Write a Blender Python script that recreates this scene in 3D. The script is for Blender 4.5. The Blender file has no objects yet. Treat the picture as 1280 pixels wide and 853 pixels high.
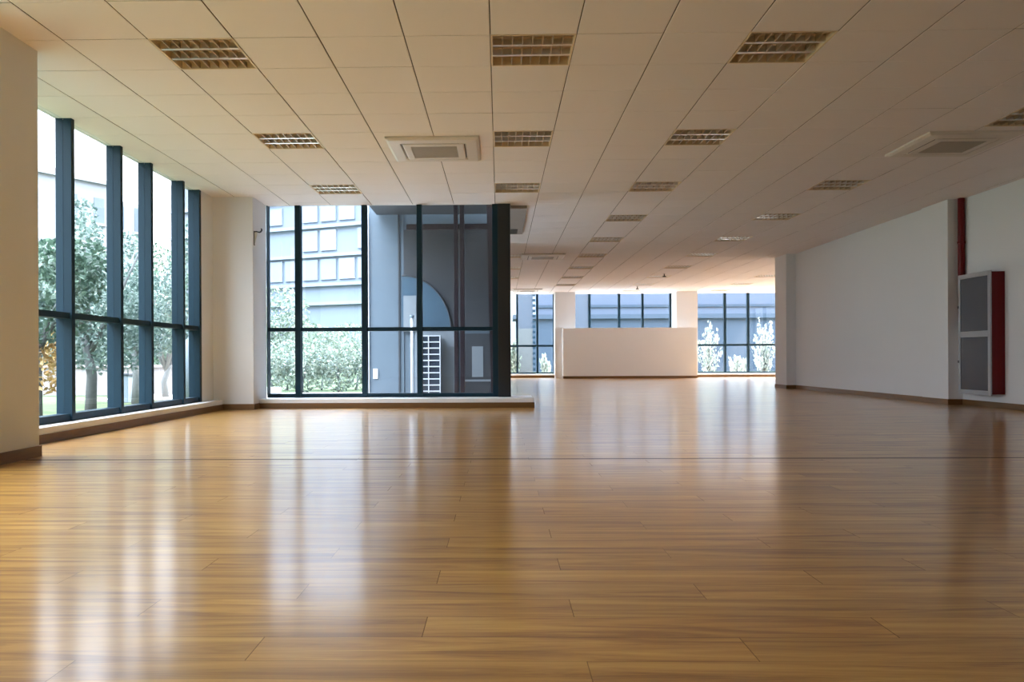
import bpy, bmesh, math, random
from mathutils import Vector, Matrix, noise
random.seed(7)
col = bpy.context.scene.collection
PI = math.pi
H = 0.7008            # camera height
C = 2.944             # ceiling height
GX, GY, T = -0.054, 5.6576, 0.6   # ceiling grid origin and tile size

# ------------------------------------------------------------------ materials
def new_mat(name):
    m = bpy.data.materials.new(name); m.use_nodes = True
    nt = m.node_tree; b = nt.nodes.get('Principled BSDF')
    return m, nt, b
def simple(name, rgb, rough=0.6, metal=0.0, var=0.0, scale=8.0, bump=0.0, bscale=60.0, spec=0.5, coords='Object', stretch=(1,1,1)):
    m, nt, b = new_mat(name); N, L = nt.nodes, nt.links
    b.inputs['Base Color'].default_value = (*rgb, 1); b.inputs['Roughness'].default_value = rough
    b.inputs['Metallic'].default_value = metal; b.inputs['Specular IOR Level'].default_value = spec
    tc = N.new('ShaderNodeTexCoord'); mp = N.new('ShaderNodeMapping'); mp.inputs['Scale'].default_value = stretch
    L.new(tc.outputs[coords], mp.inputs['Vector'])
    if var > 0:
        n = N.new('ShaderNodeTexNoise'); n.inputs['Scale'].default_value = scale; n.inputs['Detail'].default_value = 4
        L.new(mp.outputs[0], n.inputs['Vector'])
        mx = N.new('ShaderNodeMix'); mx.data_type = 'RGBA'
        mx.inputs[6].default_value = (*[max(0, c*(1-var)) for c in rgb], 1); mx.inputs[7].default_value = (*[min(1, c*(1+var)) for c in rgb], 1)
        L.new(n.outputs['Fac'], mx.inputs[0]); L.new(mx.outputs[2], b.inputs['Base Color'])
    if bump > 0:
        n2 = N.new('ShaderNodeTexNoise'); n2.inputs['Scale'].default_value = bscale; n2.inputs['Detail'].default_value = 3
        L.new(mp.outputs[0], n2.inputs['Vector'])
        bp = N.new('ShaderNodeBump'); bp.inputs['Strength'].default_value = bump; bp.inputs['Distance'].default_value = 0.004
        L.new(n2.outputs['Fac'], bp.inputs['Height']); L.new(bp.outputs[0], b.inputs['Normal'])
    return m
def foliage_mat(name, dark, light, trans=0.25):
    m, nt, b = new_mat(name); N, L = nt.nodes, nt.links
    g = N.new('ShaderNodeNewGeometry'); cr = N.new('ShaderNodeValToRGB')
    cr.color_ramp.elements[0].color = (*dark, 1); cr.color_ramp.elements[1].color = (*light, 1)
    L.new(g.outputs['Random Per Island'], cr.inputs[0]); L.new(cr.outputs[0], b.inputs['Base Color'])
    b.inputs['Roughness'].default_value = 0.5
    tr = N.new('ShaderNodeBsdfTranslucent'); L.new(cr.outputs[0], tr.inputs['Color'])
    mx = N.new('ShaderNodeMixShader'); mx.inputs[0].default_value = trans
    out = N['Material Output']; L.new(b.outputs[0], mx.inputs[1]); L.new(tr.outputs[0], mx.inputs[2]); L.new(mx.outputs[0], out.inputs['Surface'])
    return m
def glass_mat(name, tint, gloss=1.0, rough=0.01):
    m = bpy.data.materials.new(name); m.use_nodes = True; nt = m.node_tree; N, L = nt.nodes, nt.links
    N.remove(N['Principled BSDF']); out = N['Material Output']
    t = N.new('ShaderNodeBsdfTransparent'); t.inputs[0].default_value = (*tint, 1)
    g = N.new('ShaderNodeBsdfGlossy'); g.inputs['Roughness'].default_value = rough
    ge = N.new('ShaderNodeNewGeometry'); dt = N.new('ShaderNodeVectorMath'); dt.operation = 'DOT_PRODUCT'
    L.new(ge.outputs['Incoming'], dt.inputs[0]); L.new(ge.outputs['Normal'], dt.inputs[1])
    def mt(op, a, b=None):
        n = N.new('ShaderNodeMath'); n.operation = op
        for i, v in enumerate((a, b)):
            if v is None: continue
            if isinstance(v, (int, float)): n.inputs[i].default_value = v
            else: L.new(v, n.inputs[i])
        return n
    p5 = mt('POWER', mt('SUBTRACT', 1.0, mt('ABSOLUTE', dt.outputs['Value']).outputs[0]).outputs[0], 5.0)
    ml = mt('MULTIPLY', mt('ADD', mt('MULTIPLY', p5.outputs[0], .96).outputs[0], .04).outputs[0], gloss)
    mx = N.new('ShaderNodeMixShader'); L.new(ml.outputs[0], mx.inputs[0]); L.new(t.outputs[0], mx.inputs[1]); L.new(g.outputs[0], mx.inputs[2])
    L.new(mx.outputs[0], out.inputs['Surface'])
    return m
def floor_mat():
    m, nt, b = new_mat('oak laminate planks'); N, L = nt.nodes, nt.links
    def math_(op, a, c=None, d=None):
        n = N.new('ShaderNodeMath'); n.operation = op
        for i, v in enumerate((a, c, d)):
            if v is None: continue
            if isinstance(v, (int, float)): n.inputs[i].default_value = v
            else: L.new(v, n.inputs[i])
        return n.outputs[0]
    geo = N.new('ShaderNodeNewGeometry'); sp = N.new('ShaderNodeSeparateXYZ'); L.new(geo.outputs['Position'], sp.inputs[0])
    X, Y = sp.outputs[0], sp.outputs[1]
    W, LN = 0.161, 1.19
    ry = math_('DIVIDE', math_('SUBTRACT', Y, 1.882), W); row = math_('FLOOR', ry); fy = math_('FRACT', ry)
    rx = math_('DIVIDE', math_('SUBTRACT', math_('ADD', X, 0.595), math_('MULTIPLY', row, LN/3)), LN)
    cx = math_('FLOOR', rx); fx = math_('FRACT', rx)
    cmb = N.new('ShaderNodeCombineXYZ'); L.new(row, cmb.inputs[0]); L.new(cx, cmb.inputs[1])
    wn = N.new('ShaderNodeTexWhiteNoise'); wn.noise_dimensions = '2D'; L.new(cmb.outputs[0], wn.inputs['Vector'])
    # distance to seams (metres)
    dy = math_('MULTIPLY', math_('MINIMUM', fy, math_('SUBTRACT', 1.0, fy)), W)
    dx = math_('MULTIPLY', math_('MINIMUM', fx, math_('SUBTRACT', 1.0, fx)), LN)
    sy = math_('LESS_THAN', dy, 0.0009); sx = math_('LESS_THAN', dx, 0.0013)
    seam = math_('MAXIMUM', math_('MULTIPLY', sy, 0.30), math_('MULTIPLY', sx, 0.28))
    strip = math_('LESS_THAN', math_('ABSOLUTE', math_('SUBTRACT', Y, 5.655)), 0.028)
    seam = math_('MAXIMUM', seam, math_('MULTIPLY', strip, 0.75))
    # grain
    off = math_('MULTIPLY', wn.outputs['Value'], 37.0)
    cv = N.new('ShaderNodeCombineXYZ'); L.new(math_('ADD', math_('MULTIPLY', X, 1.0), off), cv.inputs[0]); L.new(math_('MULTIPLY', Y, 13.0), cv.inputs[1]); L.new(off, cv.inputs[2])
    n1 = N.new('ShaderNodeTexNoise'); n1.inputs['Scale'].default_value = 1.0; n1.inputs['Detail'].default_value = 5; n1.inputs['Roughness'].default_value = 0.62; n1.inputs['Distortion'].default_value = 1.1
    L.new(cv.outputs[0], n1.inputs['Vector'])
    cv2 = N.new('ShaderNodeCombineXYZ'); L.new(math_('ADD', math_('MULTIPLY', X, 7.0), off), cv2.inputs[0]); L.new(math_('MULTIPLY', Y, 150.0), cv2.inputs[1])
    n2 = N.new('ShaderNodeTexNoise'); n2.inputs['Scale'].default_value = 1.0; n2.inputs['Detail'].default_value = 3
    L.new(cv2.outputs[0], n2.inputs['Vector'])
    g = math_('ADD', math_('MULTIPLY', n1.outputs['Fac'], 0.85), math_('MULTIPLY', n2.outputs['Fac'], 0.15))
    cr = N.new('ShaderNodeValToRGB'); e = cr.color_ramp.elements
    e[0].position = 0.38; e[0].color = (*WOOD_D, 1); e[1].position = 0.64; e[1].color = (*WOOD_L, 1)
    k = e.new(0.5); k.color = (*WOOD_M, 1)
    L.new(g, cr.inputs[0])
    hsv = N.new('ShaderNodeHueSaturation'); L.new(cr.outputs[0], hsv.inputs['Color'])
    L.new(math_('ADD', math_('MULTIPLY', wn.outputs['Value'], 0.14), 0.93), hsv.inputs['Value'])
    mx = N.new('ShaderNodeMix'); mx.data_type = 'RGBA'; L.new(seam, mx.inputs[0]); L.new(hsv.outputs[0], mx.inputs[6]); mx.inputs[7].default_value = (0.035, 0.02, 0.012, 1)
    L.new(mx.outputs[2], b.inputs['Base Color'])
    L.new(math_('ADD', FL_ROUGH, math_('MULTIPLY', n2.outputs['Fac'], 0.08)), b.inputs['Roughness'])
    b.inputs['IOR'].default_value = 1.5
    gap = math_('MAXIMUM', math_('MULTIPLY', sx, math_('ADD', 0.12, math_('MULTIPLY', wn.outputs['Value'], 0.7))), math_('MAXIMUM', math_('MULTIPLY', sy, 0.55), math_('MULTIPLY', strip, 0.6)))
    b.inputs['Specular IOR Level'].default_value = 0.65
    b.inputs['Coat Weight'].default_value = 0.55; b.inputs['Coat Roughness'].default_value = 0.36; b.inputs['Coat IOR'].default_value = 1.5
    dd = N.new('ShaderNodeBsdfDiffuse'); dd.inputs['Color'].default_value = (0.10, 0.055, 0.025, 1)
    ms = N.new('ShaderNodeMixShader'); L.new(gap, ms.inputs[0]); L.new(b.outputs[0], ms.inputs[1]); L.new(dd.outputs[0], ms.inputs[2])
    L.new(ms.outputs[0], N['Material Output'].inputs['Surface'])
    return m
WOOD_D, WOOD_M, WOOD_L = (0.31, 0.132, 0.019), (0.485, 0.243, 0.040), (0.62, 0.35, 0.074)
FL_ROUGH = 0.12
M = {
 'floor': floor_mat(),
 'wall': simple('white wall paint', (0.73, 0.745, 0.76), 0.75, bump=0.08, bscale=180, var=0.012, scale=1.5),
 'tile': simple('ceiling tile', (0.81, 0.775, 0.775), 0.85, bump=0.15, bscale=300, var=0.015, scale=2.0),
 'groove': simple('ceiling grid recess shade', (0.13, 0.10, 0.08), 0.7, var=0.1, scale=5),  # shade inside the grid recess is put into this dark colour
 'ledge': simple('white stone ledge', (0.80, 0.80, 0.81), 0.35, var=0.03, scale=12),
 'base': simple('brown baseboard', (0.15, 0.072, 0.020), 0.4, var=0.25, scale=6, stretch=(1, 1, 8)),
 'frame': simple('dark blue aluminium', (0.006, 0.027, 0.044), 0.5, metal=0.0, spec=0.22, var=0.06, scale=3),
 'post': simple('near black aluminium', (0.012, 0.014, 0.016), 0.45, var=0.1, scale=3),
 'glass': glass_mat('window glass', (0.93, 0.925, 0.94), gloss=.45),
 'glassb': glass_mat('blue window glass', (0.87, 0.90, 0.95), gloss=.6),
 'alu': simple('brushed louvre aluminium', (0.85, 0.82, 0.76), 0.3, metal=0.85, var=0.05, scale=20),
 'lampdark': simple('louvre blade', (0.48, 0.37, 0.24), 0.4, metal=0.5, var=0.1, scale=20),
 'lampin': simple('cream lamp housing', (0.74, 0.62, 0.44), 0.5, var=0.03, scale=20),
 'tube': simple('unlit fluorescent tube', (0.86, 0.86, 0.84), 0.25, var=0.01, scale=20),
 'acw': simple('off white air conditioner plastic', (0.66, 0.62, 0.57), 0.45, var=0.02, scale=6),
 'acg': simple('air conditioner grille', (0.46, 0.42, 0.37), 0.55, var=0.06, scale=30),
 'slot': simple('dark slot', (0.10, 0.085, 0.075), 0.6, var=0.1, scale=30),
 'red': simple('red enamel', (0.13, 0.002, 0.004), 0.4, spec=0.25, var=0.06, scale=6),
 'cabf': simple('silver cabinet frame', (0.36, 0.38, 0.41), 0.4, metal=0.3, var=0.03, scale=10),
 'cabg': simple('grey cabinet glass', (0.045, 0.058, 0.078), 0.2, spec=0.35, var=0.08, scale=3),
 'black': simple('black metal', (0.02, 0.02, 0.02), 0.4, var=0.1, scale=30),
 'cream': simple('cream plastic', (0.62, 0.60, 0.54), 0.5, var=0.03, scale=30),
 'soffit': simple('grey soffit paint', (0.30, 0.27, 0.24), 0.7, var=0.04, scale=5),
 # outside; haze over distant facades and trees is put into these pale colours
 'grass': simple('lawn', (0.075, 0.10, 0.06), 1.0, var=0.35, scale=3, spec=0.0),
 'pave': simple('pale paving', (0.40, 0.37, 0.34), 0.85, var=0.1, scale=2),
 'pave2': simple('warm pale paving', (0.55, 0.49, 0.42), 0.85, var=0.1, scale=2),
 'conc': simple('hazy rendered facade', (0.20, 0.22, 0.24), 0.8, var=0.05, scale=0.4),
 'conc2': simple('pale pink wall', (0.25, 0.23, 0.23), 0.8, var=0.06, scale=2),
 'win_d': simple('facade window glass', (0.12, 0.15, 0.18), 0.15, var=0.1, scale=0.5),
 'win_l': simple('bright facade window', (0.32, 0.34, 0.36), 0.2, var=0.15, scale=0.5),
 'towp': simple('hazy blue panes', (0.21, 0.24, 0.28), 0.5, var=0.08, scale=0.5),
 'towb': simple('bright panes', (0.27, 0.30, 0.34), 0.5, var=0.08, scale=0.5),
 'tower': simple('hazy blue facade panels', (0.165, 0.195, 0.235), 0.6, var=0.06, scale=0.3),
 'wing': simple('blue grey wall cladding', (0.115, 0.15, 0.18), 0.55, var=0.08, scale=1.5),
 'wingd': simple('dark grey canopy', (0.05, 0.054, 0.06), 0.6, var=0.08, scale=1.5),
 'wingl': simple('pale grey service panel', (0.24, 0.27, 0.29), 0.5, var=0.06, scale=3),
 'arch': simple('blue arched reflection', (0.07, 0.12, 0.165), 0.35, var=0.08, scale=2),
 'rust': simple('dark maroon steel', (0.018, 0.008, 0.012), 0.5, var=0.2, scale=8),
 'pipe': simple('white pipe plastic', (0.7, 0.72, 0.74), 0.4, var=0.02, scale=8),
 'utility': simple('grey utility cabinet', (0.17, 0.22, 0.26), 0.5, var=0.05, scale=5),
 'teal': simple('slate blue roof wall', (0.032, 0.052, 0.078), 0.7, var=0.06, scale=0.3),
 'skyb': simple('light blue facade', (0.078, 0.096, 0.135), 0.7, var=0.04, scale=0.2),
 'slate': simple('slate screen', (0.05, 0.065, 0.085), 0.6, var=0.08, scale=3),
 'brick': simple('grey brick', (0.09, 0.10, 0.10), 0.8, var=0.3, scale=14, stretch=(1, 1, 5)),
 'bark': simple('bark', (0.12, 0.13, 0.13), 0.9, var=0.3, scale=20, bump=0.6, bscale=30),
 'leaf1': foliage_mat('green leaves', (0.035, 0.075, 0.055), (0.13, 0.21, 0.15)),
 'leaf2': foliage_mat('bluish green leaves', (0.05, 0.095, 0.085), (0.16, 0.23, 0.20)),
 'leaf3': foliage_mat('yellow orange leaves', (0.30, 0.17, 0.05), (0.50, 0.36, 0.15)),
 'leaf4': foliage_mat('pale green leaves', (0.08, 0.12, 0.09), (0.26, 0.30, 0.23)),
 'leaf5': foliage_mat('silver leaves', (0.18, 0.22, 0.17), (0.46, 0.49, 0.43)),
}

# ------------------------------------------------------------------ helpers
def quad(bm, pts, mi=0):
    f = bm.faces.new([bm.verts.new(p) for p in pts]); f.material_index = mi; return f
def box(bm, x0, x1, y0, y1, z0, z1, bev=0.0, mi=0):
    v = [bm.verts.new(p) for p in ((x0,y0,z0),(x1,y0,z0),(x1,y1,z0),(x0,y1,z0),(x0,y0,z1),(x1,y0,z1),(x1,y1,z1),(x0,y1,z1))]
    fs = [bm.faces.new([v[i] for i in q]) for q in ((0,3,2,1),(4,5,6,7),(0,1,5,4),(1,2,6,5),(2,3,7,6),(3,0,4,7))]
    for f in fs: f.material_index = mi
    if bev > 0:
        es = set(); [es.update(f.edges) for f in fs]
        bmesh.ops.bevel(bm, geom=list(es), offset=bev, segments=2, profile=0.5, affect='EDGES')
def tube(bm, pts, r, n=10, caps=True):
    pts = [Vector(p) for p in pts]; rings = []
    rs = r if isinstance(r, (list, tuple)) else [r]*len(pts)
    for i, p in enumerate(pts):
        a = pts[max(0, i-1)]; b = pts[min(len(pts)-1, i+1)]; t = (b-a).normalized()
        u = t.orthogonal().normalized() if i == 0 else (u - t*u.dot(t)).normalized()
        w = t.cross(u)
        rings.append([bm.verts.new(p + (u*math.cos(2*PI*k/n) + w*math.sin(2*PI*k/n))*rs[i]) for k in range(n)])
    for a, b in zip(rings, rings[1:]):
        for k in range(n): bm.faces.new((a[k], a[(k+1)%n], b[(k+1)%n], b[k])).smooth = True
    if caps: bm.faces.new(rings[0][::-1]); bm.faces.new(rings[-1])
def obj(name, bm, mats, parent=None):
    me = bpy.data.meshes.new(name); bmesh.ops.recalc_face_normals(bm, faces=bm.faces[:]) if len(bm.faces) < 60000 else None
    bm.to_mesh(me); bm.free()
    for m in (mats if isinstance(mats, (list, tuple)) else [mats]): me.materials.append(m)
    o = bpy.data.objects.new(name, me); col.objects.link(o)
    if parent is not None: o.parent = parent
    return o
def B(name, m, *boxes, parent=None, bev=0.0, off=(0,0,0)):
    bm = bmesh.new()
    for b in boxes: box(bm, b[0]-off[0], b[1]-off[0], b[2]-off[1], b[3]-off[1], b[4]-off[2], b[5]-off[2], bev)
    return obj(name, bm, m, parent)
def struct(o): o['kind'] = 'structure'; return o
def empty(name, loc=(0,0,0), rz=0):
    o = bpy.data.objects.new(name, None); col.objects.link(o); o.location = loc; o.rotation_euler = (0,0,rz); o.empty_display_size = 0.1
    return o
def tag(o, label, cat, group=None):
    o['label'] = label; o['category'] = cat
    if group: o['group'] = group
    return o
def copy_tree(root, loc, label, group=None):
    r = root.copy(); col.objects.link(r); r.location = loc; r['label'] = label
    if group: r['group'] = group
    for ch in list(root.children):
        c = ch.copy(); col.objects.link(c); c.parent = r
        for g in list(ch.children):
            d = g.copy(); col.objects.link(d); d.parent = c
    return r

# ------------------------------------------------------------------ setting
XL = -3.96; XR = 6.47; XN = 6.635; YB = -7.0; YF = 28.7; YC = 11.85; XE = 0.15; XFR = 12.0
bm = bmesh.new()
quad(bm, ((XL-.2,YB,0),(XR+.2,YB,0),(XR+.2,YC+.2,0),(XL-.2,YC+.2,0)))
quad(bm, ((XE-.1,YC+.2,0),(XR+.2,YC+.2,0),(XR+.2,18.6,0),(XE-.1,18.6,0)))
quad(bm, ((XE-.1,18.6,0),(XFR,18.6,0),(XFR,YF+.1,0),(XE-.1,YF+.1,0)))
fl = struct(obj('floor', bm, M['floor']))
sl = struct(B('floor_slab', M['pave'], (XL-.3,XN+.3,YB-.2,YC+.25,-.3,-.005), (XE-.15,XFR+.2,YC+.25,YF+.3,-.3,-.005)))

# lights occupy whole tiles of the grid
L0 = [(-4,0),(-4,4),(-4,8)]
L1 = [(0,0),(0,4),(0,8)]
L1b = [(0,20),(0,24),(0,28)]
L2 = [(3,j) for j in range(0,36,4)]
L3 = [(8,3)] + [(7,j) for j in range(8,40,4)]
L4 = [(12,28),(12,32),(12,36)]
cells = set(L0+L1+L1b+L2+L3+L4)
bm = bmesh.new()
def tiles(x0, x1, y0, y1):
    g, d, ch = 0.0035, 0.010, 0.003
    for i in range(math.floor((x0-GX)/T), math.ceil((x1-GX)/T)):
        for j in range(math.floor((y0-GY)/T), math.ceil((y1-GY)/T)):
            if (i, j) in cells: continue
            tx0, tx1, ty0, ty1 = GX+i*T, GX+(i+1)*T, GY+j*T, GY+(j+1)*T
            a0, a1, b0, b1 = max(tx0,x0), min(tx1,x1), max(ty0,y0), min(ty1,y1)
            if a1-a0 < .02 or b1-b0 < .02: continue
            gx, gy = g, g*0.8
            dz = random.uniform(-.0008, .0008)
            c0, c1, e0, e1 = a0+(gx if a0==tx0 else 0), a1-(gx if a1==tx1 else 0), b0+(gy if b0==ty0 else 0), b1-(gy if b1==ty1 else 0)
            z = C+dz; zt = C+d
            quad(bm, ((c0+ch,e0+ch,z),(c0+ch,e1-ch,z),(c1-ch,e1-ch,z),(c1-ch,e0+ch,z)), 0)
            o_ = [(c0,e0,z+ch),(c1,e0,z+ch),(c1,e1,z+ch),(c0,e1,z+ch)]; i_ = [(c0+ch,e0+ch,z),(c1-ch,e0+ch,z),(c1-ch,e1-ch,z),(c0+ch,e1-ch,z)]
            t_ = [(p[0],p[1],zt) for p in o_]; q_ = [(a0,b0,zt),(a1,b0,zt),(a1,b1,zt),(a0,b1,zt)]
            for k in range(4):
                n = (k+1) % 4
                quad(bm, (i_[k], i_[n], o_[n], o_[k]), 0)
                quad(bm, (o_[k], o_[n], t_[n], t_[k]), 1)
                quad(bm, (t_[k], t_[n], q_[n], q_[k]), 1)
tiles(XL-.13, XN, YB, YC+.02)
tiles(XE-.12, XR+.2, YC+.02, 18.62)
tiles(XE-.12, XFR, 18.62, YF+.05)
me_c = obj('ceiling', bm, [M['tile'], M['groove']]); struct(me_c)
struct(B('ceiling_slab', M['wall'], (XL-.35,XN+.3,YB-.2,YC+.2,C+.16,C+.5), (XE-.1,XFR+.2,YC+.2,YF+.3,C+.16,C+.5)))
struct(B('ceiling_edge', M['wall'], (XL-.16,XL-.135,YB,YC,C-.0,C+.16), (XL-.13,XE,YC+.03,YC+.06,C,C+.16), (XE-.1,XFR,YF+.06,YF+.1,C,C+.16)))

# walls
struct(B('wall_left', M['wall'], (XL-.16,XL,10.77,11.2,0,C), (XL-.16,XL,-7.0,1.0,0,C)))
struct(B('wall_right', M['wall'], (XR,XR+.16,12.52,17.9,0,C+.02), (XR,XR+.3,17.9,18.6,0,C+.02)))
struct(B('wall_right_far', M['wall'], (XFR,XFR+.15,18.6,YF,0,.137), (XFR,XFR+.15,18.6,18.7,.137,C), (XFR,XFR+.15,28.56,YF,.137,C), (XR+.3,XFR,18.5,18.62,0,C)))
struct(B('wall_back', M['wall'], (XL-.16,XN+.16,YB-.15,YB,0,C)))
struct(B('wall_right_front', M['wall'], (XN,XN+.16,YB,12.52,0,C+.02)))
struct(B('wall_courtyard', M['wall'], (XE-.1,XE+.02,16.0,YF+.1,0,C)))
def pillar(name, x0, x1, y0, y1, bb=True):
    p = struct(B(name, M['wall'], (x0,x1,y0,y1,0,C+.005), bev=.004))
    if bb:
        b = bmesh.new(); t = .012
        box(b, x0-t, x1+t, y0-t, y0, 0, .08); box(b, x0-t, x1+t, y1, y1+t, 0, .08)
        box(b, x0-t, x0, y0, y1, 0, .08); box(b, x1, x1+t, y0, y1, 0, .08)
        obj('baseboard', b, M['base'], p)
    return p
pillar('pillar', XL-.2, -3.345, 5.12, 5.86)
pillar('pillar', XL-.16, -3.400, 11.2, 11.84)
pillar('pillar', 6.43, XN+.05, 11.80, 12.52)
pillar('pillar', 6.262, XR+.05, 17.9, 18.62)
pillar('pillar', 1.915, 2.60, 27.9, 28.72)
pillar('pillar', 6.04, 6.76, 27.9, 28.72)
# low partition at the far end, slightly wider than the opening, and its short return
pw = struct(B('wall_partition', M['wall'], (2.13,6.58,27.3,27.55,0,1.69), bev=.004))
obj('baseboard', (lambda b: (box(b,2.12,6.59,27.288,27.3,0,.08), b)[1])(bmesh.new()), M['base'], pw)
struct(B('wall_return', M['wall'], (1.885,2.13,27.62,27.9,0,1.69), bev=.004))
# baseboards
struct(B('baseboard_right', M['base'], (XR-.012,XR,12.53,17.89,0,.08), (XN-.012,XN,YB,11.8,0,.08)))
struct(B('baseboard_far', M['base'], (XE+.02,1.91,28.45,28.462,0,.08), (6.77,XFR,28.45,28.462,0,.08), (2.6,6.04,28.45,28.462,0,.08)))
# window ledges
def ledge(n, b, faces):
    o = struct(B('trim_%d' % n, M['ledge'], b, bev=.005))
    bmm = bmesh.new()
    for f in faces: box(bmm, *f)
    obj('baseboard', bmm, M['base'], o); return o
ledge(1, (XL-.2,-3.83,5.86,11.2,.0,.134), [(-3.83,-3.818,5.86,11.2,0,.076)])
ledge(2, (XL-.2,-3.83,1.0,5.12,.0,.134), [(-3.83,-3.818,1.0,5.12,0,.076)])
ledge(3, (-3.40,0.475,11.45,12.25,.0,.134), [(-3.40,.487,11.438,11.45,0,.076), (.475,.487,11.45,12.25,0,.076)])
ledge(4, (XE+.02,1.91,28.462,YF+.15,.0,.13), [])
ledge(5, (6.77,XFR,28.462,YF+.15,.0,.13), [])
ledge(6, (2.6,6.04,28.462,YF+.15,.0,.13), [])
# thin vertical joint in the right wall
struct(B('trim_7', M['slot'], (XR-.006,XR-.001,12.50,12.525,.08,2.62), (XR-.02,XR-.001,12.49,12.53,.31,.40)))

# ------------------------------------------------------------------ windows
wn_ = [0]
def window(axis, plane, m_edges, ztr, zb=.137, zt=C+.008, depth=.13, sign=1, fm='frame', gm='glass', tw=.055, bh=.065):
    """axis 'x': the wall runs along Y at X=plane (interior face); 'y': runs along X at Y=plane. m_edges: (lo, hi) of each mullion"""
    wn_[0] += 1
    w = empty('window_%d' % wn_[0]); w['kind'] = 'structure'
    def bx(u0, u1, d0, d1, z0, z1):
        a, b = sorted((plane+sign*d0, plane+sign*d1))
        return (a, b, u0, u1, z0, z1) if axis == 'x' else (u0, u1, a, b, z0, z1)
    for lo, hi in m_edges:
        B('mullion', M[fm], bx(lo, hi, 0, depth, zb, zt), parent=w, bev=.003)
    for (a0, a1), (b0, b1) in zip(m_edges, m_edges[1:]):
        if b0-a1 < .03: continue
        B('bottom_rail', M[fm], bx(a1, b0, .02, depth-.01, zb, zb+bh), parent=w)
        if ztr: B('transom', M[fm], bx(a1, b0, .02, depth-.01, ztr-tw/2, ztr+tw/2), parent=w)
        zz = [zb+bh] + ([ztr-tw/2, ztr+tw/2] if ztr else []) + [zt]
        for k in range(0, len(zz), 2):
            B('pane', M[gm], bx(a1, b0, .075, .079, zz[k], zz[k+1]), parent=w)
    return w
# left curtain wall
mw = .06
lm = [(y-mw, y) for y in (7.54, 8.52, 9.27, 10.21)] + [(10.70, 10.77)]
window('x', XL, [(5.86,5.90),(6.58,6.64)] + lm, 1.112, sign=-1, depth=.15)
window('x', XL, [(1.0,1.06)] + [(y-mw,y) for y in (2.1,3.1,4.1)] + [(5.06,5.12)], 1.112, sign=-1)
window('x', XFR, [(18.7,18.76)] + [(y-mw,y) for y in (20.3,21.9,23.5,25.1,26.7)] + [(28.5,28.56)], 1.112, sign=1)  # unseen end wall windows, added to light the far room
# courtyard front: posts and panes facing the viewer
cw = window('y', YC, [(-3.40,-3.385),(-2.986,-2.908),(-2.009,-1.933),(-1.202,-1.127),(-.10,-.018)], 1.13, depth=.14, bh=.055, gm='glassb')
B('corner_post', M['post'], (-.018,.164,YC-.01,YC+.17,.134,C+.01), parent=cw, bev=.004)
# courtyard side, running away from the viewer
window('x', XE, [(YC+.17,YC+.20),(13.2,13.28),(14.6,14.68),(15.94,16.0)], 1.13, sign=-1, depth=.12, fm='post', gm='glassb')
# far end
window('y', YF, [(XE+.02,.52),(.60,.66),(1.30,1.37),(1.885,1.93)][1:] , 1.12, depth=.12, bh=.05, gm='glassb', tw=.07)
window('y', YF, [(XE+.02,.20),(.60,.601)], 1.12, depth=.12, bh=.05, gm='glass', tw=.07)
window('y', YF, [(2.60,2.66),(3.13,3.21),(4.17,4.25),(5.0,5.07),(5.98,6.04)], 1.71, depth=.12, bh=.05, gm='glassb', tw=.06)
window('y', YF, [(6.76,6.80),(7.87,7.95),(8.68,8.76),(9.75,9.83),(10.8,10.88),(11.92,12.0)], 1.12, depth=.12, bh=.05, gm='glassb', tw=.07)
# ------------------------------------------------------------------ ceiling lights
def make_light():
    r = empty('ceiling_light')
    s = .298; h = .10
    bm = bmesh.new()      # housing: a shallow tray with a rim
    t = .012
    for a in ((-s,-s+t,-s,s),(s-t,s,-s,s),(-s+t,s-t,-s,-s+t),(-s+t,s-t,s-t,s)): box(bm, *a, -.002, h)
    box(bm, -s, s, -s, s, h, h+.004)
    obj('housing', bm, M['lampin'], r)
    # two bright ribs between three bays and louvre blades across each bay
    bm = bmesh.new(); n = 3; w = (2*(s-t))/n
    for k in range(1, n):
        y = -s+t+k*w; prof = [(y-.018, .045), (y-.014, .003), (y+.014, .003), (y+.018, .045)]
        v0 = [bm.verts.new((-s+t, p[0], p[1])) for p in prof]; v1 = [bm.verts.new((s-t, p[0], p[1])) for p in prof]
        for q in range(3): bm.faces.new((v0[q], v0[q+1], v1[q+1], v1[q]))
    obj('reflector', bm, M['alu'], r)
    bm = bmesh.new(); nb = 8
    for k in range(1, nb):
        x = -s+t+k*(2*(s-t))/nb
        box(bm, x-.0035, x+.0035, -s+t, s-t, .004, .045)
    for k in range(n):
        y = -s+t+(k+.5)*w; box(bm, -s+t, s-t, y-.0025, y+.0025, .030, .045)
    obj('louvre', bm, M['lampdark'], r)
    for k in range(n):
        bm = bmesh.new(); y = -s+t+(k+.5)*w
        tube(bm, [(-s+.03, y, .07), (s-.03, y, .07)], .013, 8)
        obj('tube', bm, M['tube'], r)
    return r
proto = make_light()
ordn = ['nearest', 'second', 'third', 'fourth', 'fifth', 'sixth', 'seventh', 'eighth', 'ninth']
used = False
for rowc, phrase, grp in ((L0, 'row beside the left windows', 'lights in the left row'), (L1, 'row before the glass courtyard', 'lights in the centre left row'),
                    (L1b, 'far row beside the black post', 'lights in the row by the black post'), (L2, 'long middle row', 'lights in the middle row'),
                    (L3, 'long right hand row', 'lights in the right row'), (L4, 'far right row by the end windows', 'lights in the far right row')):
    for k, (i, j) in enumerate(rowc):
        loc = (GX+(i+.5)*T, GY+(j+.5)*T, C)
        near = ordn[k] + (' one' if k == 0 else ' from the viewer')
        lab = 'recessed louvred light, %s in the %s' % (near, phrase)
        if not used: proto.location = loc; tag(proto, lab, 'ceiling light', grp); used = True
        else: copy_tree(proto, loc, lab, grp)

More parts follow.
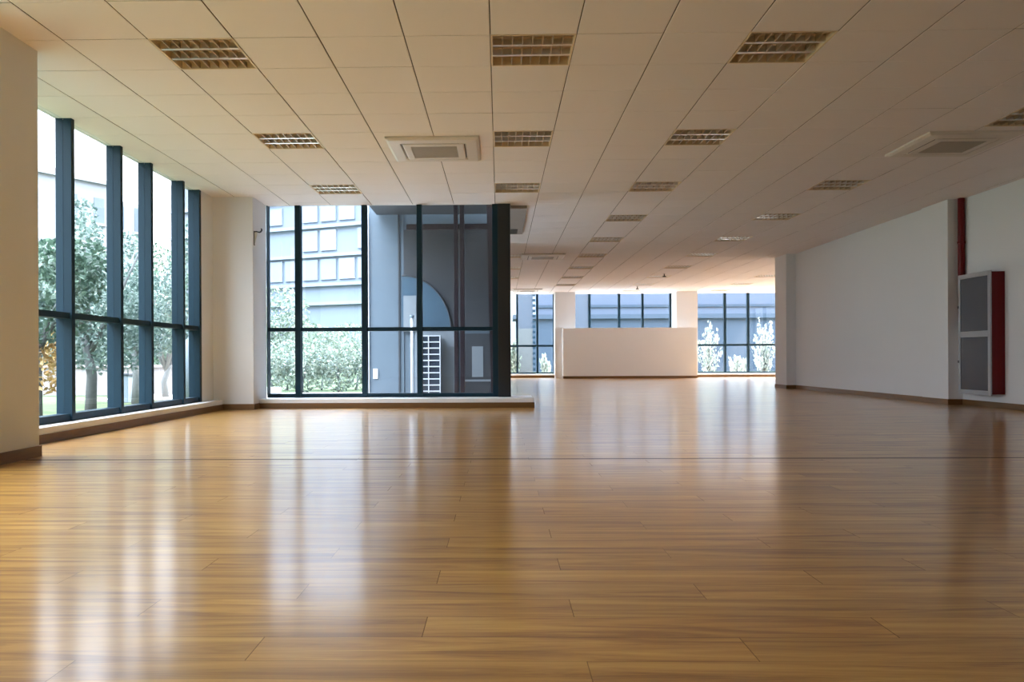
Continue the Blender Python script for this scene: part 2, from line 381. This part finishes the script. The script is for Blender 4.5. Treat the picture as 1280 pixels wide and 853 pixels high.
# ------------------------------------------------------------------ ceiling air conditioners
def make_ac():
    r = empty('air_conditioner'); s = .475; zb = -.035
    def ring(bm, a, za, b, zb_):
        A = [(-a,-a,za),(a,-a,za),(a,a,za),(-a,a,za)]; Bq = [(-b,-b,zb_),(b,-b,zb_),(b,b,zb_),(-b,b,zb_)]
        for k in range(4): n = (k+1)%4; quad(bm, (A[k],A[n],Bq[n],Bq[k]))
    bm = bmesh.new()
    ring(bm, s, 0, s, -.018); ring(bm, s, -.018, s-.03, zb); ring(bm, s-.03, zb, s-.135, zb-.006); ring(bm, s-.135, zb-.006, s-.145, zb+.012); ring(bm, s-.145, zb+.012, s-.16, zb+.012)
    obj('surround', bm, M['acw'], r)
    bm = bmesh.new(); a = s-.158
    ring(bm, a, zb+.012, a, zb-.004); ring(bm, a, zb-.004, a-.012, zb-.010); ring(bm, a-.012, zb-.010, a-.075, zb-.010); ring(bm, a-.075, zb-.010, a-.078, zb-.002)
    fr = obj('grille_frame', bm, M['acw'], r)
    bm = bmesh.new(); g = a-.078
    quad(bm, ((-g,-g,zb),(g,-g,zb),(g,g,zb),(-g,g,zb)))
    for k in range(17):
        y = -g + (k+.5)*2*g/17; box(bm, -g, g, y-.006, y+.006, zb-.007, zb-.002)
    obj('intake_grille', bm, M['acg'], fr)
    for k in range(4):
        bm = bmesh.new(); y = -(s-.1525)
        box(bm, -.27, .27, y-.004, y+.006, zb-.002, zb+.006)
        v = obj('air_vane', bm, M['slot'], r); v.rotation_euler = (0,0,k*PI/2)
    return r
ac = make_ac(); ac.location = (-.675, 8.685, C)
tag(ac, 'square off-white cassette air conditioner in the ceiling in front of the glass courtyard', 'air conditioner', 'cassette air conditioners')
copy_tree(ac, (4.775, 8.675, C), 'square cassette air conditioner in the dim ceiling at the far right', 'cassette air conditioners')
copy_tree(ac, (.96, 18.0, C), 'distant cassette air conditioner in the ceiling just right of the black post', 'cassette air conditioners')
copy_tree(ac, (.93, 26.9, C), 'farthest cassette air conditioner, in the ceiling above the far left window', 'cassette air conditioners')

# grey bulkhead beside the black post with a little grille
bk = empty('ceiling_bulkhead', (.29, 13.2, C)); tag(bk, 'grey bulkhead box under the ceiling, beside the top of the black post', 'bulkhead')
bm = bmesh.new(); box(bm, -.12, .125, -1.2, 1.3, -.045, 0, .004); obj('casing', bm, M['soffit'], bk)
bm = bmesh.new()
for k in range(6): box(bm, -.09, .03, .72+k*.09, .75+k*.09, -.055, -.044)
obj('grille', bm, M['slot'], bk)
# sprinklers
def sprinkler(loc, label):
    s = empty('sprinkler', loc); tag(s, label, 'sprinkler', 'ceiling sprinklers')
    bm = bmesh.new(); tube(bm, [(0,0,0),(0,0,-.07)], .014, 10); obj('stem', bm, M['black'], s)
    bm = bmesh.new(); tube(bm, [(0,0,-.002),(0,0,-.012)], .045, 16); obj('rosette', bm, M['acw'], s)
    bm = bmesh.new(); tube(bm, [(0,0,-.07),(0,0,-.095)], [.045,.05], 12); obj('deflector', bm, M['black'], s)
sprinkler((4.42, 21.9, C), 'small dark sprinkler hanging before the seventh light of the right row')
sprinkler((4.36, 25.8, C), 'small dark sprinkler hanging behind the eighth light of the right row')

# ------------------------------------------------------------------ hook bracket on the left pillar
hk = empty('wall_bracket', (-3.400, 11.25, 2.38)); tag(hk, 'small black curved hook bracket on the white pillar left of the glass courtyard', 'hook')
bm = bmesh.new(); box(bm, 0, .010, -.018, .018, -.10, .10, .003); obj('back_plate', bm, M['black'], hk)
bm = bmesh.new()
tube(bm, [(.004,0,.085),(.03,0,.092),(.055,0,.086),(.075,0,.080),(.095,0,.088),(.108,0,.105),(.108,0,.122),(.098,0,.132)], [.009,.009,.009,.010,.011,.011,.010,.007], 10)
obj('hook_arm', bm, M['black'], hk)
bm = bmesh.new(); pr = [(.010,.080),(.045,.080),(.036,.02),(.020,-.05),(.010,-.09)]
a = [bm.verts.new((x,-.010,z)) for x,z in pr]; b_ = [bm.verts.new((x,.010,z)) for x,z in pr]
bm.faces.new(a); bm.faces.new(b_[::-1])
for k in range(5): n = (k+1)%5; bm.faces.new((a[k],a[n],b_[n],b_[k]))
obj('gusset', bm, M['cream'], hk)

# ------------------------------------------------------------------ fire cabinet and red pipe
fc = empty('fire_hose_cabinet', (XN-.003, 11.175, 0)); tag(fc, 'red fire hose cabinet with silver-framed grey glass door on the right wall', 'fire cabinet')
bm = bmesh.new(); box(bm, -.175, 0, -.365, .365, .19, 1.81, .004); obj('cabinet_body', bm, M['red'], fc)
bm = bmesh.new()
X0, X1 = -.197, -.175
for b in ((-.372,-.315,.175,1.825),(.325,.372,.175,1.825),(-.315,.325,.175,.235),(-.315,.325,1.765,1.825),(-.315,.325,.955,1.035)): box(bm, X0, X1, b[0], b[1], b[2], b[3], .003)
dr = obj('cabinet_door', bm, M['cabf'], fc)
for z0, z1 in ((.235,.955),(1.035,1.765)):
    bm = bmesh.new(); box(bm, X0+.008, X1-.004, -.315, .325, z0, z1); obj('door_glass', bm, M['cabg'], dr)
for z in (.62, 1.38):
    bm = bmesh.new(); box(bm, X0-.006, X0+.02, .355, .385, z-.018, z+.018, .004); obj('hinge', bm, M['black'], dr)
rp = empty('fire_pipe', (XN-.055, 11.72, 0)); tag(rp, 'red vertical fire pipe between the right pillar and the ceiling', 'pipe')
bm = bmesh.new(); tube(bm, [(0,0,1.2),(0,0,C)], .045, 20, False); obj('riser', bm, M['red'], rp)
bm = bmesh.new(); tube(bm, [(0,0,1.2),(0,-.12,1.15)], .03, 14); obj('branch', bm, M['red'], rp)
bm = bmesh.new(); tube(bm, [(0,0,2.3),(0,0,2.33)], .052, 20); obj('clamp', bm, M['red'], rp)

# ================================================================== OUTSIDE
struct(B('ground', M['grass'], (-90,-4.3,-30,110,-.5,-.12), (-4.3,XE-.2,16.0,110,-.5,-.12), (XE-.2,60,29.2,110,-.5,-.12)))
struct(B('courtyard_paving', M['pave'], (-4.3,XE-.1,12.2,16.0,-.5,-.08), (-8,-2.8,16.0,19.0,-.5,-.09)))
struct(B('far_paving', M['pave2'], (XE-.2,14,29.0,40,-.5,-.10)))  # unseen paving kept pale to bounce sun onto the far ceiling

def rnd(a, b): return random.uniform(a, b)
def leaf(bm, c, s, up=0.0):
    d = Vector((rnd(-1,1), rnd(-1,1), rnd(-1,1)+up)).normalized(); u = d.orthogonal().normalized()
    u = (Matrix.Rotation(rnd(0,2*PI), 3, d) @ u); w = d.cross(u)
    c = Vector(c); l = s*rnd(.7,1.3); wd = l*.38
    pts = [c - d*l*.5, c + u*wd*.7 - d*l*.05 + w*l*.05, c + d*l*.5, c - u*wd*.7 - d*l*.05 + w*l*.05]
    bm.faces.new([bm.verts.new(p) for p in pts])
def blobs(bm, bl, n, s, up=0.0):
    tot = sum(b[3]*b[4] for b in bl)
    for (x,y,z,rx,rz) in bl:
        for _ in range(int(n*rx*rz/tot)):
            while True:
                p = Vector((rnd(-1,1), rnd(-1,1), rnd(-1,1)))
                if p.length < 1: break
            p = p.normalized() * (p.length ** .5)
            leaf(bm, (x+p.x*rx, y+p.y*rx, z+p.z*rz), s, up)
def plant(name, loc, label, cat, bl, n, s, m, trunk=None, group=None, up=0.0, bark='bark', extra=None):
    r = empty(name, loc); tag(r, label, cat, group)
    bm = bmesh.new(); blobs(bm, bl, n, s, up); obj('foliage', bm, M[m], r)
    if extra:
        bm = bmesh.new(); blobs(bm, extra[0], extra[1], s, up); obj('coloured_foliage', bm, M[extra[2]], r)
    bm = bmesh.new()
    for pts, rr in (trunk or []): tube(bm, pts, rr, 8)
    if trunk: obj('trunk', bm, M[bark], r)
    return r
def tree_branches(h, r0, n, spread, top):
    T_ = [([(0,0,-.1),(rnd(-.05,.05),rnd(-.05,.05),h*.5),(rnd(-.1,.1),rnd(-.1,.1),h)], [r0, r0*.8, r0*.6])]
    for k in range(n):
        a = 2*PI*k/n + rnd(-.3,.3); z = h*rnd(.75,1.0); e = spread*rnd(.7,1.1)
        T_.append(([(0,0,z),(math.cos(a)*e*.45, math.sin(a)*e*.45, z+(top-z)*.4),(math.cos(a)*e, math.sin(a)*e, z+(top-z)*rnd(.7,1))], [r0*.5, r0*.3, r0*.1]))
    return T_
G0 = -.12
# trees behind the left glass wall; ray (px) -> X/Y slope (px-624)/1018
def sp(px, Y): return (px-624.4)/1018*Y
plant('tree', (sp(108,11.6),11.6,G0), 'leafy tree with orange turned leaves, seen through the pane between the two nearest left mullions', 'tree',
      [(0,0,1.7,.8,.7),(-.15,.1,2.6,.28,.6),(.3,0,1.2,.8,.6),(-.5,.4,1.4,.7,.7),(.7,.5,1.5,.6,.6)], 6500, .075, 'leaf2', tree_branches(1.2,.09,6,.8,2.6),
      extra=([(-.12,-.7,.95,.14,.28)], 160, 'leaf3'), group='trees outside the left windows')
plant('tree', (sp(40,9.5),9.5,G0), 'green tree with a yellow lower half beside the nearest left pillar', 'tree',
      [(0,0,1.75,.75,.45),(.3,.2,2.0,.5,.3),(0,0,1.3,.6,.3)], 3200, .085, 'leaf1', tree_branches(1.0,.07,5,.6,2.0),
      extra=([(.02,0,.72,.35,.32)], 420, 'leaf3'), group='trees outside the left windows')
plant('tree', (sp(165,15),15,G0), 'dense green tree behind the middle left panes', 'tree',
      [(0,0,1.8,.8,.7),(.4,.2,1.4,.6,.5),(-.4,.3,1.4,.6,.5),(-.1,0,2.6,.3,.6)], 5200, .08, 'leaf2', tree_branches(1.0,.08,6,.8,2.4), group='trees outside the left windows')
plant('tree', (sp(205,17),17,G0), 'thin forked tree with sparse leaves behind the fourth left pane', 'tree',
      [(0,0,2.2,.9,.9),(.3,.1,1.4,.7,.35),(-.3,.1,2.8,.4,.5)], 2600, .08, 'leaf1', tree_branches(.7,.08,7,.9,2.4), group='trees outside the left windows')
plant('tree', (sp(228,14.6),14.6,G0), 'tree with a thick pale trunk behind the last left pane', 'tree',
      [(0,0,2.3,.35,.6),(.2,.1,2.9,.35,.5)], 1100, .08, 'leaf2', tree_branches(1.6,.13,4,.5,2.8), group='trees outside the left windows', bark='utility')
for k, (px, Y, w, h) in enumerate(((62,20,1.1,3.7),(100,23,1.15,4.8),(140,26.5,1.2,3.4),(180,30,1.25,3.6),(214,34,1.3,3.4),(239,38,1.3,3.6))):
    plant('tree', (sp(px,Y),Y,G0), 'background tree, %s from the left pillar, in front of the pale building' % ordn[k].replace('nearest','first'), 'tree',
      [(0,0,h*.5,w,h*.36),(w*.5,0,h*.38,w*.9,h*.34),(-w*.5,0,h*.4,w*.9,h*.34),(0,0,h*.82,w*.5,h*.22)], 5200, .16, 'leaf2' if k%2 else 'leaf1', tree_branches(h*.4,.1,5,w*.5,h*.7), group='background trees on the left')
tag(B('garden_wall', M['conc2'], (-13,-6.7,18.6,18.8,G0,.52), (-13.05,-6.65,18.55,18.85,.52,.58)), 'low pale garden wall behind the left windows', 'wall')
ub = empty('utility_box', (sp(152,15.5),15.5,G0)); tag(ub, 'grey utility box standing on the lawn before the low garden wall', 'utility box')
bm = bmesh.new(); box(bm, -.12,.12,-.12,.12,0,.52,.01); obj('box_body', bm, M['utility'], ub)
bm = bmesh.new(); box(bm, -.15,.15,-.15,.15,.52,.56,.008); obj('lid', bm, M['slate'], ub)

# pale building far left, its facade parallel to the left windows
pb = empty('apartment_building', (-26.2,50,G0), math.radians(-31)); tag(pb, 'pale grey flat-roofed building beyond the trees on the left', 'building')
bm = bmesh.new(); box(bm,-9,0,-9,2.5,0,12.0); obj('facade', bm, M['conc'], pb)
bm = bmesh.new(); box(bm,-9,-1.2,2.5,6.2,0,11.4); obj('side_block', bm, M['conc'], pb)
bm = bmesh.new(); box(bm,-9.2,.2,-9.2,2.7,12.0,12.25); obj('parapet', bm, M['conc'], pb)
bm = bmesh.new(); box(bm,-6,-3,-3.5,.5,12.25,13.2); obj('roof_hut', bm, M['conc2'], pb)
for fz in (3.6, 6.5, 9.5):
    for y in (-7.9, -5.6, -3.2, -.6, 1.2, 3.4, 4.9):
        xx = 0 if y < 2.5 else -1.2
        bm = bmesh.new(); box(bm, xx-.05, xx+.03, y, y+.7, fz, fz+1.6); w = obj('window', bm, M['win_d'], pb)
        bm = bmesh.new(); box(bm, xx, xx+.14, y-.1, y+.8, fz-.16, fz-.02); obj('window_sill', bm, M['win_l'], w)
# blue glassy tower behind the courtyard, turned about 24 degrees
tb = empty('office_building', (-12.5, 56, G0), math.radians(-23)); tag(tb, 'hazy blue office building with bright panes beyond the courtyard', 'building')
bm = bmesh.new(); box(bm,-13.4,13,0,8,0,14); obj('facade', bm, M['tower'], tb)
for k, z in enumerate((4.6,5.9,7.9,9.9,11.9)):
    bm = bmesh.new(); box(bm,-13.4,13,-.25,.02,z-.1,z+.12); obj('ledge_band', bm, M['towp'], tb)
for r_, z in enumerate((6.2,8.2,10.2,12.3)):
    for k in range(17):
        if random.random() < .28: continue
        x = -13.2 + k*1.5; bright = random.random()
        bm = bmesh.new(); box(bm, x, x+1.25, -.12, .02, z+.05, z+(1.45 if r_ != 2 else 1.2)); obj('window', bm, M['towb'] if bright > .7 else M['towp'], tb)
# shrubs in front of the tower
for k, (px, Y, w, h) in enumerate(((336,19.6,.42,1.15),(358,21.2,.5,1.45),(379,19.6,.42,1.1),(401,21.2,.5,1.4),(422,19.6,.42,1.2),(444,21.2,.5,1.4),(466,19.9,.42,1.2))):
    plant('shrub', (sp(px,Y),Y,G0), 'pale green shrub outside the courtyard, %s from the left' % ordn[k].replace('nearest','first'), 'shrub',
      [(0,0,h*.45,w,h*.45),(w*.5,.1,h*.65,w*.6,h*.35),(-w*.5,.1,h*.6,w*.6,h*.35)], 1300, .09, 'leaf4', tree_branches(h*.3,.03,4,w*.5,h*.8), group='pale shrubs beyond the courtyard')
plant('tree', (sp(345,27.5),27.5,G0), 'round hazy green tree behind the leftmost courtyard pane', 'tree', [(0,0,2.3,1.1,1.0),(.4,0,1.6,1.0,.8)], 2200, .14, 'leaf4', tree_branches(1.3,.09,5,.6,2.6))
for k, (px, Y) in enumerate(((385,33.5),(410,37.5),(436,33.5))):
    plant('tree', (sp(px,Y),Y,G0), 'small round pale tree beyond the second courtyard pane, %s from the left' % ordn[k].replace('nearest','first'), 'tree',
      [(0,0,1.7,.95,.6)], 1000, .14, 'leaf4', tree_branches(1.2,.06,4,.4,1.8), group='small round trees')
tag(B('flower_bed_edging', M['win_l'], (-7.2,-5.0,18.2,18.6,G0,.06), bev=.02), 'white stone edging at the foot of the pale shrubs', 'edging')

# side wing that closes the courtyard
YW = 16.0
wg = empty('building_wing', (0, YW, G0)); tag(wg, 'blue grey side wing with panels behind the right courtyard panes', 'building')
xa = sp(459.5, YW)
bm = bmesh.new(); box(bm, xa+.03, XE-.1, .02, .5, 0, 10.5); obj('wing_wall', bm, M['wing'], wg)  # top out of view is raised to block sun from the pillar
bm = bmesh.new(); box(bm, xa-.01, xa+.03, -.03, .5, 0, 10.5); box(bm, xa+.03, sp(512,YW), -.03, .02, 0, .12); obj('white_trim', bm, M['pipe'], wg)
# ribs between cladding panels
for px in (498, 503):
    x = sp(px, YW); bm = bmesh.new(); box(bm, x, x+.03, -.01, .03, .12, 5.0); obj('panel_rib', bm, M['wingd'] if px == 498 else M['wing'], wg)
# grey zone and blue quarter round: reflections in the glass built as panels
x0_, x1_ = sp(505,YW), sp(571,YW)
bm = bmesh.new(); box(bm, x0_, XE-.12, -.02, .02, 1.42, 3.35); obj('upper_panel', bm, M['wingd'], wg)
bm = bmesh.new(); cxp, czp, rp_ = sp(503,YW), .12+1.25, .96
n_ = 24; arc = [(cxp+rp_*math.cos(t), czp+rp_*1.12*math.sin(t)) for t in [PI/2*k/n_ for k in range(n_+1)]]
prf = [(cxp, czp)] + arc
fa = [bm.verts.new((x,-.06,z)) for x,z in prf]; fb = [bm.verts.new((x,-.02,z)) for x,z in prf]
bm.faces.new(fa); bm.faces.new(fb[::-1])
for k in range(len(prf)): q = (k+1)%len(prf); bm.faces.new((fa[k],fa[q],fb[q],fb[k]))
ap = obj('arched_reflection', bm, M['arch'], wg)
bm = bmesh.new(); tube(bm, [(x,-.065,z) for x,z in arc], .014, 6); obj('arch_rim', bm, M['wingd'], ap)
bm = bmesh.new(); box(bm, sp(505,YW), sp(521,YW), -.08, -.06, 1.35, 2.05); obj('pale_panel', bm, M['wingl'], wg)
# lower service panel
bm = bmesh.new(); box(bm, sp(519,YW), sp(572,YW), -.05, .02, 0, 1.35); obj('service_panel', bm, M['wingl'], wg)
bm = bmesh.new(); box(bm, sp(581,YW), sp(613,YW), -.04, .02, .1, 1.30); gl_ = obj('reflected_door', bm, M['wingd'], wg)  # door reflection in the glass, built as a solid shape
bm = bmesh.new(); box(bm, sp(590,YW), sp(604,YW), -.05, -.03, .45, 1.05); obj('reflected_door_pane', bm, M['wingl'], gl_)
bm = bmesh.new(); box(bm, sp(580,YW), sp(614,YW), -.06, -.03, .05, .10); box(bm, sp(580,YW), sp(614,YW), -.06, -.03, .36, .40); obj('reflected_door_sill', bm, M['wingl'], gl_)
bm = bmesh.new(); box(bm, sp(466,YW), sp(472,YW), -.01, .03, .42, .62, .006); obj('notice_plate', bm, M['pipe'], wg)
# canopy roof, extended toward the viewer to darken the wing behind
tag(B('canopy', M['wingd'], (sp(478,YW)-.1, XE-.12, 12.1, 15.95, 3.52, 3.75), bev=.01), 'dark flat canopy roof over the right half of the courtyard', 'canopy')
# frame of maroon steel standing in the courtyard
sf = empty('steel_frame', (0,14.6,G0)); tag(sf, 'dark maroon steel frame of posts and a beam inside the courtyard', 'frame')
YS = 14.6
for a, b_ in ((568,573),(575.5,581)):
    bm = bmesh.new(); box(bm, sp(a,YS), sp(b_,YS), -.05, .05, .03, 3.62, .004); obj('post', bm, M['rust'], sf)
bm = bmesh.new()
lo, hi = (sp(614,YS), sp(620,YS)), (sp(609,YS), sp(616,YS))
v = [bm.verts.new(p) for p in ((lo[0],-.05,.03),(lo[1],-.05,.03),(lo[1],.05,.03),(lo[0],.05,.03),(hi[0],-.05,3.62),(hi[1],-.05,3.62),(hi[1],.05,3.62),(hi[0],.05,3.62))]
for q in ((0,3,2,1),(4,5,6,7),(0,1,5,4),(1,2,6,5),(2,3,7,6),(3,0,4,7)): bm.faces.new([v[i] for i in q])
obj('post', bm, M['rust'], sf)
bm = bmesh.new(); box(bm, sp(508,YS), sp(612,YS), .05, .12, 3.14, 3.24, .004); obj('beam', bm, M['rust'], sf)
# louvred outdoor unit
lu = empty('outdoor_unit', (0,15.6,-.08)); YU = 15.6
tag(lu, 'tall white louvred outdoor air unit standing behind the third courtyard mullion', 'outdoor unit')
bm = bmesh.new(); box(bm, sp(525,YU), sp(550,YU), .02, .30, 0, 1.22, .005); obj('casing', bm, M['cabg'], lu)
bm = bmesh.new(); a, b_ = sp(525,YU), sp(550.5,YU)
for k in range(11): z = .02+k*.118; box(bm, a, b_, -.01, .025, z, z+.022)
for x in (a, sp(535,YU), b_-.016): box(bm, x, x+.018, -.012, .02, 0, 1.22)
obj('louvre_grille', bm, M['pipe'], lu)
dp = empty('drain_pipe', (sp(515,15.4),15.4,-.08)); tag(dp, 'white vertical pipe left of the louvred outdoor unit', 'pipe')
bm = bmesh.new(); tube(bm, [(0,0,0),(0,0,1.55)], .030, 14); obj('pipe_body', bm, M['pipe'], dp)
bm = bmesh.new(); tube(bm, [(0,0,1.55),(0,0,1.60)], .042, 14); obj('cap', bm, M['utility'], dp)
bm = bmesh.new(); tube(bm, [(0,0,0),(0,0,.06)], .05, 14); obj('foot', bm, M['pipe'], dp)

# beyond the far windows
def far_building(name, loc, size, m, label, band=None, nwin=0):
    r = empty(name, loc); tag(r, label, 'building')
    w, d, h = size; bm = bmesh.new(); box(bm, -w/2, w/2, 0, d, 0, h); obj('facade', bm, M[m], r)
    bm = bmesh.new(); box(bm, -w/2-.2, w/2+.2, -.2, d, h, h+.25); obj('parapet', bm, M[m], r)
    for z in (band or []):
        bm = bmesh.new(); box(bm, -w/2, w/2, -.12, 0, z, z+.25); obj('ledge_band', bm, M['teal'], r)
far_building('distant_building', (30,78,G0), (66,8,8.6), 'skyb', 'tall light blue building seen through the far windows', [5.6])
far_building('low_building', (21,47,G0), (40,3,3.05), 'teal', 'low slate blue building behind the plants at the far windows')
def screen(x0, x1, Y, label):
    r = empty('slatted_screen', (x0, Y, G0)); tag(r, label, 'screen', 'slatted screens outside the far windows')
    w = x1-x0
    bm = bmesh.new(); box(bm, 0, w, 0, .3, 1.95, 4.6); obj('upper_panel', bm, M['slate'], r)
    bm = bmesh.new(); box(bm, 0, w, 0, .3, 0, 1.95); obj('brick_panel', bm, M['brick'], r)
    bm = bmesh.new()
    for k in range(22): box(bm, w, w+.10, -.05, .05, .12+k*.205, .12+k*.205+.10)
    obj('fins', bm, M['frame'], r)
screen(sp(647,31.5), sp(666,31.5), 31.5, 'slate and brick screen with dark fins behind the far left window')
screen(sp(719,31.5), sp(735,31.5), 31.5, 'slate screen behind the window above the low partition')
for k, (px, Y, w, h, lab) in enumerate(((883,31.2,.55,2.3,'sunlit silvery shrub at the left side of the far right window'),(953,31.4,.68,2.55,'tall sunlit spiky shrub at the right side of the far right window'),
                                   (922,32.2,.42,1.0,'low sunlit plant between the two tall shrubs at the far right window'),(683,32.0,.35,1.0,'sunlit plant behind the far left window'),
                                   (752,32.5,.5,2.05,'leafy plant top above the low partition'),(641,31.0,.3,2.0,'pale green shrub beside the black post in the far left window'))):
    r = empty('shrub', (sp(px,Y),Y,-.1)); tag(r, lab, 'shrub', 'shrubs outside the far windows')
    bmf, bms = bmesh.new(), bmesh.new()
    for q in range(13):
        a = rnd(0, 2*PI); e = w*rnd(.15,1.0); hh = h*rnd(.55,1.0)*(1-.25*e/w)
        p0, p1 = Vector((0,0,.02)), Vector((math.cos(a)*e, math.sin(a)*e, hh)); pm = (p0+p1)/2 + Vector((math.cos(a)*e*.15, math.sin(a)*e*.15, -.1))
        tube(bms, [p0, pm, p1], [.02,.014,.006], 6)
        for t in range(46):
            u = rnd(.18,1.0); p = p0.lerp(pm, u*2) if u < .5 else pm.lerp(p1, u*2-1)
            leaf(bmf, p+Vector((rnd(-.07,.07), rnd(-.07,.07), rnd(-.05,.07))), .15, up=1.6)
    obj('foliage', bmf, M['leaf5'] if k not in (5,) else M['leaf4'], r); obj('stems', bms, M['bark'], r)

# ------------------------------------------------------------------ light
w = bpy.data.worlds.new('overcast sky'); bpy.context.scene.world = w; w.use_nodes = True
nt = w.node_tree; N, L = nt.nodes, nt.links; bg = N['Background']
tc = N.new('ShaderNodeTexCoord'); spx = N.new('ShaderNodeSeparateXYZ'); L.new(tc.outputs['Generated'], spx.inputs[0])
cr = N.new('ShaderNodeValToRGB'); e = cr.color_ramp.elements
e[0].position = 0.0; e[0].color = (.88, .95, 1, 1); e[1].position = .6; e[1].color = (.80, .90, 1.0, 1)
L.new(spx.outputs[2], cr.inputs[0]); L.new(cr.outputs[0], bg.inputs['Color'])
mr = N.new('ShaderNodeMapRange'); mr.inputs['From Min'].default_value = 0.30; mr.inputs['From Max'].default_value = .6
mr.inputs['To Min'].default_value = 2.7; mr.inputs['To Max'].default_value = 15.0
L.new(spx.outputs[2], mr.inputs['Value']); L.new(mr.outputs[0], bg.inputs['Strength'])
sun = bpy.data.lights.new('sun', 'SUN'); sun.energy = 14.0; sun.angle = math.radians(2); sun.color = (1, .93, .82)
so = bpy.data.objects.new('sun', sun); col.objects.link(so)
so.rotation_euler = Vector((-.45, -.62, -.75)).to_track_quat('-Z', 'Y').to_euler()

# ------------------------------------------------------------------ camera
f, yaw, cy, roll, cx = 1018.462, -.018203, 447.779, -.004604, 605.866
c, s, cr_, sr = math.cos(yaw), math.sin(yaw), math.cos(roll), math.sin(roll)
r0 = Vector((c, -s, 0)); F = Vector((s, c, 0)); D = Vector((0, 0, -1))
ux = r0*cr_ - D*sr; vy = r0*sr + D*cr_
cam = bpy.data.cameras.new('camera'); co = bpy.data.objects.new('camera', cam); col.objects.link(co)
co.matrix_world = Matrix(((ux.x, -vy.x, -F.x, 0), (ux.y, -vy.y, -F.y, 0), (ux.z, -vy.z, -F.z, H), (0,0,0,1)))
cam.sensor_width = 36; cam.lens = f*36/1280; cam.shift_x = (640-cx)/1280; cam.shift_y = (cy-426.5)/1280; cam.clip_end = 300
sc = bpy.context.scene; sc.camera = co
sc.view_settings.view_transform = 'Standard'; sc.view_settings.look = 'None'; sc.view_settings.gamma = 1; sc.view_settings.use_curve_mapping = False
sc.view_settings.exposure = 0.63
cyc = sc.cycles; cyc.max_bounces = 14; cyc.diffuse_bounces = 8; cyc.glossy_bounces = 6; cyc.transparent_max_bounces = 16
cyc.use_denoising = True; cyc.sample_clamp_indirect = 6
